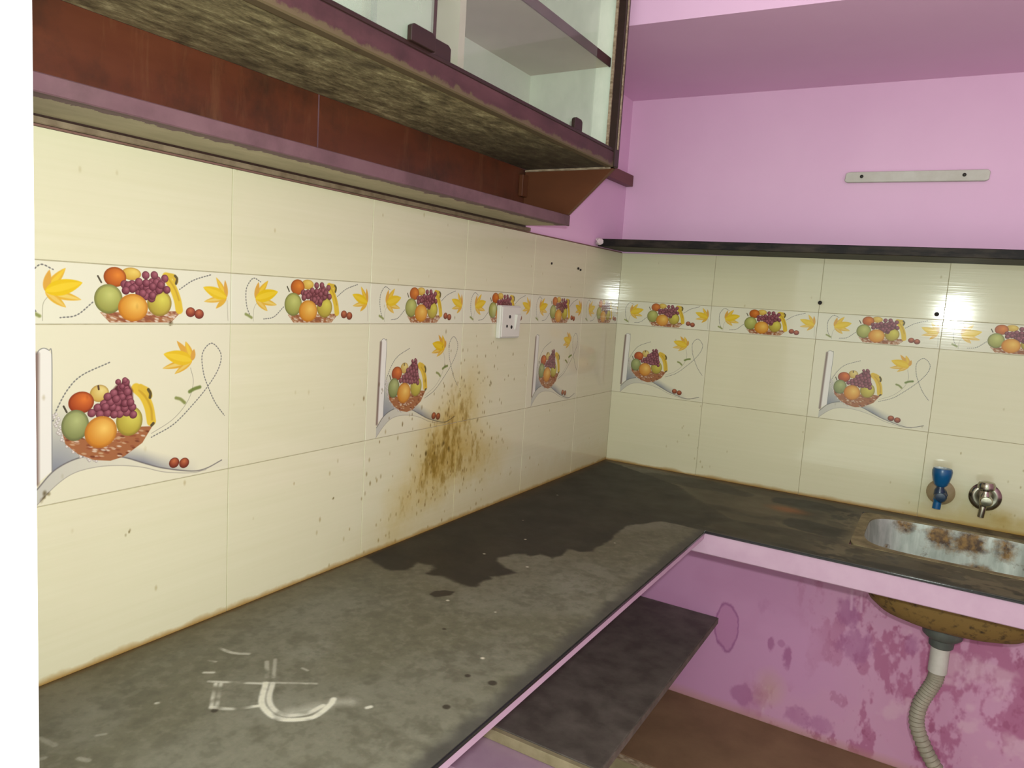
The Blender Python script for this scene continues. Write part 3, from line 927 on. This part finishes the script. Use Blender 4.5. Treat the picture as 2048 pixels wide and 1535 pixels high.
# ------------------------------------------------------------------ structure
XR, YF, ZC, ZF = 2.5, -3.4, 1.95, -H
CYE = -1.83
M_edgeline = simple('dirty_tile_edge', c8(128, 92, 84), c8(108, 80, 62), .8, 20)
wall_left = obj('wall_left', box(B(), -.15, -.0075, YF, 0.0075, ZF, ZC), M_pink)
tag(wall_left, kind='structure')
wall_back = obj('wall_back', box(B(), -.15, XR, .0075, .15, ZF, ZC), M_pink_back)
tag(wall_back, kind='structure')
tag(obj('wall_right', box(B(), XR, XR + .12, YF, .15, ZF, ZC), M_pink), kind='structure')
tag(obj('floor', box(B(), -.15, XR + .12, YF, .15, ZF - .1, ZF), M_floor), kind='structure')
tag(obj('ceiling', box(B(), -.15, XR + .12, YF, .15, ZC, ZC + .1), M_ceil), kind='structure')
# the white wall end that closes the counter on the camera's side
ya, yb = -1.95, -1.835
tag(obj('wall_near', hexa(B(), [(-.0075, ya, ZF), (.196, ya, ZF), (.196, yb, ZF), (-.0075, yb, ZF), (-.0075, ya, ZC), (.246, ya, ZC), (.246, yb, ZC), (-.0075, yb, ZC)]), M_white), kind='structure')

# tiles, one object each
G = .0006
def tile_mesh(w_, h_, mat, name, z0=1):
    bm = B()
    box(bm, G, w_ - G, 0.0, .0055, G * (z0 != 0), h_ - G, .0004, 1)
    me = bpy.data.meshes.new(name)
    bmesh.ops.recalc_face_normals(bm, faces=bm.faces)
    bm.to_mesh(me)
    bm.free()
    me.materials.append(mat)
    return me

CACHE = {}
def lay(parent, wall, kind, a, z, w_, h_):
    k = (wall, kind, round(w_, 4), round(h_, 4), z > 0)
    name = {'plain': 'tile', 'motif': 'printed_tile', 'border': 'border_tile'}[kind]
    if k not in CACHE:
        CACHE[k] = tile_mesh(w_, h_, MT[wall, kind], name, z)
    o = bpy.data.objects.new(name, CACHE[k])
    COL.objects.link(o)
    o.parent = parent
    if wall == 'left':
        o.location = (0, a, z)
        o.rotation_euler = (0, 0, math.pi / 2)
    else:
        o.location = (a, 0, z)
    if kind == 'motif': o['label'] = 'tile printed with a basket of fruit'
    if kind == 'border': o['label'] = 'narrow border tile printed with fruit and yellow flowers'

ROWS = ((0.0, Z1), (Z1, TH), (Z2, HB), (Z2 + HB, TOP - Z2 - HB))
OFF = .5633
for n in range(0, 7):                       # along the left wall, towards the corner
    y0 = -(OFF + (4 - n) * TW)
    wd = min(TW, -.0012 - y0)
    for r, (z, h) in enumerate(ROWS):
        kind = 'border' if r == 2 else ('motif' if r == 1 and n in (0, 2, 4) else 'plain')
        lay(wall_left, 'left', kind, y0, z, wd, h)
for n in range(0, 6):
    for r, (z, h) in enumerate(ROWS):
        kind = 'border' if r == 2 else ('motif' if r == 1 and n in (0, 2, 4) else 'plain')
        lay(wall_back, 'back', kind, n * TW, z, TW, h)
obj('grout', box(B(), -.0075, -.0014, -1.834, .0, 0, TOP - .002), M_grout, wall_left)
obj('grout', box(B(), -.0014, 1.8, .0014, .0075, 0, TOP - .002), M_grout, wall_back)

obj('tile_edge_line', box(B(), -.0075, -.0008, CYE, .0, TOP, TOP + .0025), M_edgeline, wall_left)

# painted concrete loft above the back wall
lo = obj('concrete_loft', hexa(B(), [(-.0075, -.585, 1.140), (XR, -.52, 1.106), (XR, .0075, 1.106), (-.0075, .0075, 1.140), (-.0075, -.585, 1.27), (XR, -.52, 1.25), (XR, .0075, 1.25), (-.0075, .0075, 1.27)]), M_pink)
tag(lo, 'pink painted concrete loft slab overhanging the back wall', 'loft')

# ------------------------------------------------------------------ L-shaped counter
XL, YB, YN, ST = .484, -.527, -1.834, .006
SX, SY, SA, SB = .993, -.217, .196, .155            # sink centre, half sizes of its opening
counter = thing('kitchen_counter', (0.24, -1.2, -H), 'L-shaped worn black stone kitchen counter with stains and pink painted edge', 'counter')
def superell(cx, cy, a, b, n=48, e=5.0):
    out = []
    for i in range(n):
        t = 2 * math.pi * i / n
        c, s = math.cos(t), math.sin(t)
        out.append((cx + a * math.copysign(abs(c) ** (2 / e), c), cy + b * math.copysign(abs(s) ** (2 / e), s)))
    return out
bm = B()
outer = [(-.005, .005), (-.005, YN), (XL, YN), (XL, YB), (1.75, YB), (1.75, .005)]
hole = [(SX - .218, SY - .172), (SX + .218, SY - .172), (SX + .218, SY + .160), (SX - .218, SY + .160)]
ed = []
for loop in (outer, hole):
    vs = [bm.verts.new((x, y, 0)) for x, y in loop]
    for i in range(len(vs)):
        ed.append(bm.edges.new((vs[i], vs[(i + 1) % len(vs)])))
bmesh.ops.triangle_fill(bm, use_beauty=True, use_dissolve=True, edges=ed)
ex = bmesh.ops.extrude_face_region(bm, geom=list(bm.faces))
bmesh.ops.translate(bm, vec=(0, 0, -ST), verts=[v for v in ex['geom'] if isinstance(v, bmesh.types.BMVert)])
bmesh.ops.recalc_face_normals(bm, faces=bm.faces)
be = [e for e in bm.edges if all(abs(v.co.z) < 1e-6 for v in e.verts) and e.is_manifold and e.calc_face_angle() > 1.0 and not all(.7 < v.co.x < 1.3 and -.45 < v.co.y < -.02 for v in e.verts)]
bmesh.ops.bevel(bm, geom=be, offset=.0022, segments=4, affect='EDGES')
obj('countertop', bm, M_counter, counter)
obj('front_edge', box(B(), .455, XL - .003, YN, YB + .03, -.021, -ST, .001), M_apron, counter)
obj('apron', box(B(), .0, 1.75, YB + .003, YB + .045, -.056, -ST, .002), M_apron, counter)
tag(obj('wall_partition', box(B(), 0.0, .405, -1.02, -.885, ZF, -.4555, .002), M_apron), kind='structure')

# stone shelf under the counter, cement plinth on the floor
sh = thing('stone_shelf', (.2, -.45, -.44), 'dark stone shelf slab with a cream cement edge below the long counter', 'shelf')
obj('slab', box(B(), -.005, .41, -.882, .006, -.448, -.43, .0015), [M_stone], sh)
obj('cement_edge', box(B(), -.005, .4095, -.898, -.8825, -.455, -.4305, .002), M_cement, sh)
obj('sawn_edge', box(B(), .4101, .4125, -.882, .004, -.448, -.4305), M_edge, sh)
pl = thing('storage_plinth', (.8, -.2, -H), 'low brown cement plinth against the stained pink wall under the sink', 'plinth')
obj('plinth_top', box(B(), -.005, 1.75, -.40, .006, -.726, -.712, .002), M_plinth, pl)
obj('plinth_face', box(B(), -.005, 1.75, -.398, -.30, ZF, -.7262, .001), M_cement, pl)
obj('plinth_lip', box(B(), -.005, 1.75, -.404, -.4001, -.728, -.7125, .001), M_lip, pl)

# ------------------------------------------------------------------ sink, waste, taps
sink = thing('kitchen_sink', (SX, SY, -.19), 'rusty steel sink bowl set into the stone counter below the taps', 'sink')
def bowl(off, prof, flip=False):
    bm = B()
    rings = []
    for k, z, e in prof:
        rings.append([bm.verts.new((x, y, z)) for x, y in superell(SX, SY, SA * k + off, SB * k + off, 56, e)])
    for a, b in zip(rings, rings[1:]):
        for i in range(56):
            bm.faces.new((a[i], a[(i + 1) % 56], b[(i + 1) % 56], b[i]))
    bm.faces.new(rings[-1])
    return bm
PROF = [(1.0, -.003, 4.5), (.985, -.02, 4.5), (.965, -.08, 4.2), (.93, -.118, 3.6), (.865, -.145, 3.0), (.76, -.165, 2.7), (.60, -.178, 2.5), (.40, -.186, 2.2), (.16, -.190, 2.0)]
ob = bowl(0, PROF)
o = obj('bowl', ob, M_steel, sink, True)
o = obj('bowl_underside', bowl(.003, [(k, z - .003, e) for k, z, e in PROF if z < -.009]), M_bowl, sink, True)
bm = B()
r_in = superell(SX, SY, SA, SB, 56, 4.5)
r_out = superell(SX, SY - .006, .218, .166, 56, 14)
lvl = [[bm.verts.new((x, y, z)) for x, y in L] for L, z in ((r_in, -.003), (r_in, .0012), (r_out, .0012), (r_out, -.006))]
for a, b in zip(lvl, lvl[1:]):
    for i in range(56):
        bm.faces.new((a[i], a[(i + 1) % 56], b[(i + 1) % 56], b[i]))
obj('rim', bm, M_rim, sink)
DX, DY = .985, -.222
obj('strainer', lathe(B(), [(.030, -.1905), (.034, -.187), (.022, -.1865), (.020, -.190)], (DX, DY, 0)), M_chrome, sink, True)

waste = thing('waste_pipe', (DX, DY, -.7), 'white and grey ribbed waste pipe hanging under the sink', 'pipe')
obj('coupling', lathe(B(), [(.020, -.1935), (.042, -.1945), (.044, -.206), (.042, -.219), (.034, -.226), (.027, -.229), (.026, -.246), (.023, -.249), (.016, -.249)], (DX, DY, 0)), M_pvc_grey, waste, True)
obj('sleeve', lathe(B(), [(.0165, -.2485), (.0205, -.249), (.0205, -.312), (.0165, -.313)], (DX, DY, 0), n=24), M_pvc, waste, True)
path = spline([(DX, DY, -.308), (DX - .002, DY, -.335), (DX - .014, DY + .001, -.37), (DX - .026, DY + .002, -.41), (DX - .026, DY + .004, -.46), (DX - .002, DY + .008, -.515), (DX + .03, DY + .012, -.565), (DX + .065, DY + .016, -.62), (DX + .09, DY + .02, -.69)], 14)
rad = [.0165 + .0019 * math.sin(i * 2 * math.pi / 3.0) for i in range(len(path))]
obj('ribbed_hose', tube(B(), path, rad, 18), M_hose, waste, True)

t1 = thing('water_tap', (.946, 0, .072), 'blue plastic water tap on the tiles above the sink', 'tap')
tx, tz = .946, .076
obj('flange', lathe(B(), [(.033, 0.0), (.033, .003), (.026, .008), (.014, .010)], (tx, -.0002, tz), '-Y'), M_flange, t1, True)
bm = lathe(B(), [(.0095, .008), (.0095, .040), (.013, .042), (.0145, .050), (.0145, .066), (.011, .072), (.004, .073)], (tx, 0, tz), '-Y', 20)
lathe(bm, [(.013, .004), (.0125, .016), (.009, .022), (.009, .030)], (tx - .003, -.058, tz), 'Z', 20)
obj('body', bm, M_bluedk, t1, True)
obj('side_nut', lathe(B(), [(.013, .016), (.016, .018), (.016, .034), (.013, .036)], (tx, 0, tz), '-Y', 8), M_bluedk, t1)
bm = tube(B(), spline([(tx - .003, -.058, tz - .002), (tx - .005, -.060, tz - .016), (tx - .006, -.061, tz - .032)], 6), [.0115] * 5 + [.0095] * 8, 18)
obj('spout', bm, M_blue, t1, True)
bm = lathe(B(), [(.010, .026), (.015, .030), (.0185, .040), (.0218, .054), (.0228, .066), (.0205, .073), (.009, .0745)], (tx - .003, -.058, tz), 'Z', 10)
obj('knob', bm, M_blue, t1, True)

t2 = thing('water_tap', (1.043, 0, .082), 'small chrome water tap with a round wall flange beside the blue tap', 'tap')
cx, cz = 1.043, .083
obj('flange', lathe(B(), [(.036, 0.0), (.036, .004), (.030, .0105), (.024, .0115), (.016, .009)], (cx, -.0002, cz), '-Y', 36), M_chrome, t2, True)
bm = lathe(B(), [(.010, .006), (.010, .036), (.0135, .038), (.0145, .046), (.0145, .060), (.0115, .066), (.004, .067)], (cx, 0, cz), '-Y', 20)
lathe(bm, [(.012, .004), (.0115, .014), (.008, .019), (.008, .026)], (cx - .003, -.052, cz), 'Z', 20)
obj('body', bm, M_chrome, t2, True)
obj('spout', tube(B(), spline([(cx - .003, -.052, cz), (cx - .005, -.055, cz - .02), (cx - .007, -.056, cz - .042)], 6), [.010] * 4 + [.0075] * 9, 16), M_chrome, t2, True)
bm = lathe(B(), [(.008, .024), (.013, .026), (.0185, .030), (.0195, .040), (.016, .047), (.006, .049)], (cx - .003, -.052, cz), 'Z', 12)
obj('handle', bm, M_chrome, t2, True)

# ------------------------------------------------------------------ black stone wall shelf above the back tiles
ws = thing('wall_shelf', (.8, -.1, .68), 'narrow black stone wall shelf running above the back wall tiles', 'shelf')
sl = -.0108
def zt(x): return .6985 + sl * x
bm = hexa(B(), [(.0, -.19, zt(0) - .022), (1.75, -.19, zt(1.75) - .022), (1.75, .006, zt(1.75) - .022), (.0, .006, zt(0) - .022), (.0, -.19, zt(0)), (1.75, -.19, zt(1.75)), (1.75, .006, zt(1.75)), (.0, .006, zt(0))])
bmesh.ops.recalc_face_normals(bm, faces=bm.faces)
bmesh.ops.bevel(bm, geom=list(bm.edges), offset=.0015, segments=1, affect='EDGES')
obj('slab', bm, M_stone2, ws)
bm = B()
bmesh.ops.create_icosphere(bm, subdivisions=2, radius=1)
for v in bm.verts:
    k = 1 + .25 * math.sin(v.co.x * 7 + v.co.y * 5) * math.cos(v.co.z * 6)
    v.co = Vector((.006 + v.co.x * .011 * k, -.192 + v.co.y * .016 * k, .690 + v.co.z * .011 * k))
obj('plaster_dab', bm, M_plaster, ws, True)

# ------------------------------------------------------------------ wall cabinet on the left wall
CX, CY0, CY1, CB, CT = .235, -1.83, -.632, .815, 1.36
cab = thing('wall_cabinet', (.1, -1.2, CB), 'brown wall cabinet with sliding glass doors and a plate ledge below', 'cabinet')
obj('bottom_board', box(B(), .006, CX - .018, CY0, CY1, CB, CB + .014), M_grime, cab)
rail = obj('bottom_rail', box(B(), CX - .018, CX, CY0, CY1, CB - .003, CB + .030, .002), M_rail_grimy, cab)
obj('track_strip', box(B(), CX - .016, CX - .001, CY0, CY1 - .02, CB + .030, CB + .037, .001), M_dark, cab)
stile = obj('front_stile', box(B(), CX - .022, CX + .004, CY1 - .022, CY1, CB - .003, CT, .002), M_dark, cab)
obj('pale_edging', box(B(), CX + .004, CX + .006, CY1 - .016, CY1 - .011, CB + .035, CT), M_lip, stile)
obj('pale_edging', box(B(), CX - .020, CX - .014, CY1 - .0255, CY1 - .022, CB + .035, CT), M_lip, stile)
obj('back_board', box(B(), -.007, .004, CY0, CY1, CB + .014, CT), M_inner, cab)
obj('end_board', box(B(), .004, CX - .022, CY1 - .014, CY1, CB + .014, CT), M_inner_end, cab)
obj('end_board', box(B(), .004, CX - .022, CY0, CY0 + .014, CB + .014, CT), M_inner, cab)
obj('top_board', box(B(), -.007, CX, CY0, CY1, CT, CT + .016), M_dark, cab)
part = obj('partition', box(B(), .004, CX - .026, -1.216, -1.200, CB + .014, CT), M_inner_dull, cab)
msh = obj('middle_shelf', box(B(), .004, CX - .030, -1.198, CY1 - .015, 1.030, 1.046), M_inner_dull, cab)
obj('shelf_edging', box(B(), CX - .030, CX - .0265, -1.198, CY1 - .015, 1.028, 1.048, .001), M_rail, msh)
msh2 = obj('middle_shelf', box(B(), .004, CX - .030, CY0 + .016, -1.218, 1.030, 1.046), M_inner_dull, cab)
obj('shelf_edging', box(B(), CX - .030, CX - .0265, CY0 + .016, -1.218, 1.028, 1.048, .001), M_rail, msh2)
pa = obj('glass_pane', box(B(), CX - .0075, CX - .0035, CY0 + .01, -1.306, CB + .034, CT - .01), M_glassA, cab)
obj('glass_edge', box(B(), CX - .0079, CX - .0031, -1.309, -1.302, CB + .034, CT - .01), M_edgebrown, pa)
pb = obj('glass_pane', box(B(), CX - .0155, CX - .0115, -1.418, -.752, CB + .034, CT - .01), M_glassB, cab)
obj('glass_edge', box(B(), CX - .0158, CX - .0112, -1.425, -1.418, CB + .034, CT - .01), M_glass_edge, pb)
for y0, y1, x in ((-1.366, -1.312, CX - .003), (-1.310, -1.264, CX - .0112), (-.846, -.812, CX - .0112)):
    hb = B()
    prism(hb, [(y0, CB + .036), (y1, CB + .036), (y1, CB + .056), (y1 - .006, CB + .060), (y0 + .006, CB + .060), (y0, CB + .056)], 0, x, x + .008, .0008)
    obj('finger_pull', hb, M_dark, cab)
# open plate rack below the box
obj('rack_back', box(B(), .0005, .005, CY0, -1.3075, .708, CB), M_back, cab)
obj('rack_back', box(B(), .0005, .005, -1.3065, CY1, .708, CB), M_back, cab)
obj('joint_strip', box(B(), .0005, .0058, -1.3082, -1.3060, .708, CB), M_mauve, cab)
ledge = obj('ledge', box(B(), .0005, .122, CY0, CY1, .686, .708), M_ledge, cab)
obj('ledge_front', box(B(), .122, .127, CY0, CY1, .6845, .709, .0012), M_mauve, ledge)
obj('wall_bead', box(B(), .0005, .006, CY0, CY1 + .03, .6745, .6835, .001), M_bead, ledge)
obj('bead_shadow_line', box(B(), .0062, .0085, CY0, CY1, .6815, .6862, .0005), M_dark, ledge)  # dark strip standing in for the thin shadow line at the bead
eb = B()
prism(eb, [(.0055, .7095), (.126, .7095), (CX - .002, CB - .004), (.0055, CB - .004)], 1, CY1 - .014, CY1 - .001, .0006)
rb = obj('rack_end', eb, M_end, cab)
obj('rack_end_edging', box(B(), .008, CX - .008, CY1 - .0185, CY1 - .014, CB - .006, CB - .0015), M_lip, rb)
obj('corner_cleat', box(B(), .0052, .016, CY1 - .04, CY1 - .015, .75, .80, .001), M_end, cab)

for o in COL.objects:                       # the plate ledge tapers and sags a little towards the near end
    if o.parent in (cab, ledge) and o.name.split('.')[0] in ('ledge', 'ledge_front', 'rack_back', 'joint_strip'):
        for v in o.data.vertices:
            t = (CY1 - (v.co.y - 1.2)) / 1.17
            z = v.co.z + CB
            if .70 < z < .72: v.co.z -= .008 * t
            elif z <= .70: v.co.z -= .0025 * t
# wooden batten that runs on from the cabinet to the corner
bt = obj('wooden_batten', box(B(), -.007, .016, -.60, .004, .878, .912, .001), M_batten)
tag(bt, 'short brown wooden batten on the pink wall between cabinet and corner', 'batten')

# ------------------------------------------------------------------ small things on the walls
hs = thing('wall_strip', (.79, 0, .886), 'off-white wooden strip screwed flat to the pink wall', 'strip')
a = math.radians(.75)
bm = B()
prism(bm, [(.628, .876), (.634, .872), (.950, .872), (.957, .876), (.958, .894), (.953, .8995), (.640, .8995), (.630, .896)], 1, -.006, .0075, .0015)
for v in bm.verts: v.co.z -= (v.co.x - .79) * .012
obj('bar', bm, M_strip, hs)
for x in (.6693, .9034):
    obj('screw', lathe(B(), [(.0044, .0058), (.0044, .0075), (.002, .0085)], (x, 0, .8868 - (x - .79) * .012), '-Y', 14), M_screw, hs)

so = thing('power_socket', (0, -.69, .452), 'white switch and socket plate on the tiles under the cabinet', 'socket')
sy, sz = -.683, .4525
obj('back_box', box(B(), -.0002, .012, sy - .045, sy + .045, sz - .039, sz + .039, .0025, 2), M_switch, so)
obj('face_plate', box(B(), .012, .015, sy - .042, sy + .042, sz - .036, sz + .036, .0012, 1), M_switch, so)
for dy, dz, r in ((-.008, .0125, .0042), (-.019, -.010, .0036), (.002, -.012, .0042)):
    obj('pin_hole', lathe(B(), [(r, .015), (r, .0155)], (0, sy + dy, sz + dz), 'X', 14), M_hole, so)
obj('rocker_switch', hexa(B(), [(.015, sy + .016, sz - .018), (.0175, sy + .016, sz - .018), (.0175, sy + .033, sz - .018), (.015, sy + .033, sz - .018), (.015, sy + .016, sz + .018), (.0225, sy + .016, sz + .018), (.0225, sy + .033, sz + .018), (.015, sy + .033, sz + .018)]), M_switch, so)

def nail(x, z, lab):
    o = thing('wall_nail', (x, 0, z), lab, 'nail')
    obj('shank', lathe(B(), [(.0016, -.002), (.0016, .016)], (x, 0, z), '-Y', 10), M_screw, o)
    obj('head', lathe(B(), [(.004, .014), (.0055, .0165), (.0045, .019), (.002, .020)], (x, 0, z), '-Y', 14), M_hole, o)
nail(.603, .549, 'small black nail at the joint above the second border tile of the back wall')
nail(.884, .536, 'small black nail at the tile joint beside the bright flash reflection')
obs = B()
lathe(obs, [(.0035, .0), (.0035, .003), (.001, .004)], (0, -.312, .603), 'X', 10)
lathe(obs, [(.003, .0), (.003, .003), (.001, .004)], (0, -.297, .600), 'X', 10)
tag(obj('wall_plug', obs, M_screw), 'dark double plug in the left tiles near the corner', 'plug', 'wall plugs')
obs = B()
lathe(obs, [(.0032, .0), (.0032, .002), (.001, .003)], (0, -.472, .606), 'X', 10)
tag(obj('wall_plug', obs, M_screw), 'grey drilled plug in the left tiles below the end of the plate rack', 'plug', 'wall plugs')

# ------------------------------------------------------------------ lift everything to real height
for o in list(COL.objects):
    if o.parent is None:
        o.location.z += H
for o in COL.objects:
    if '_w' in o: del o['_w']
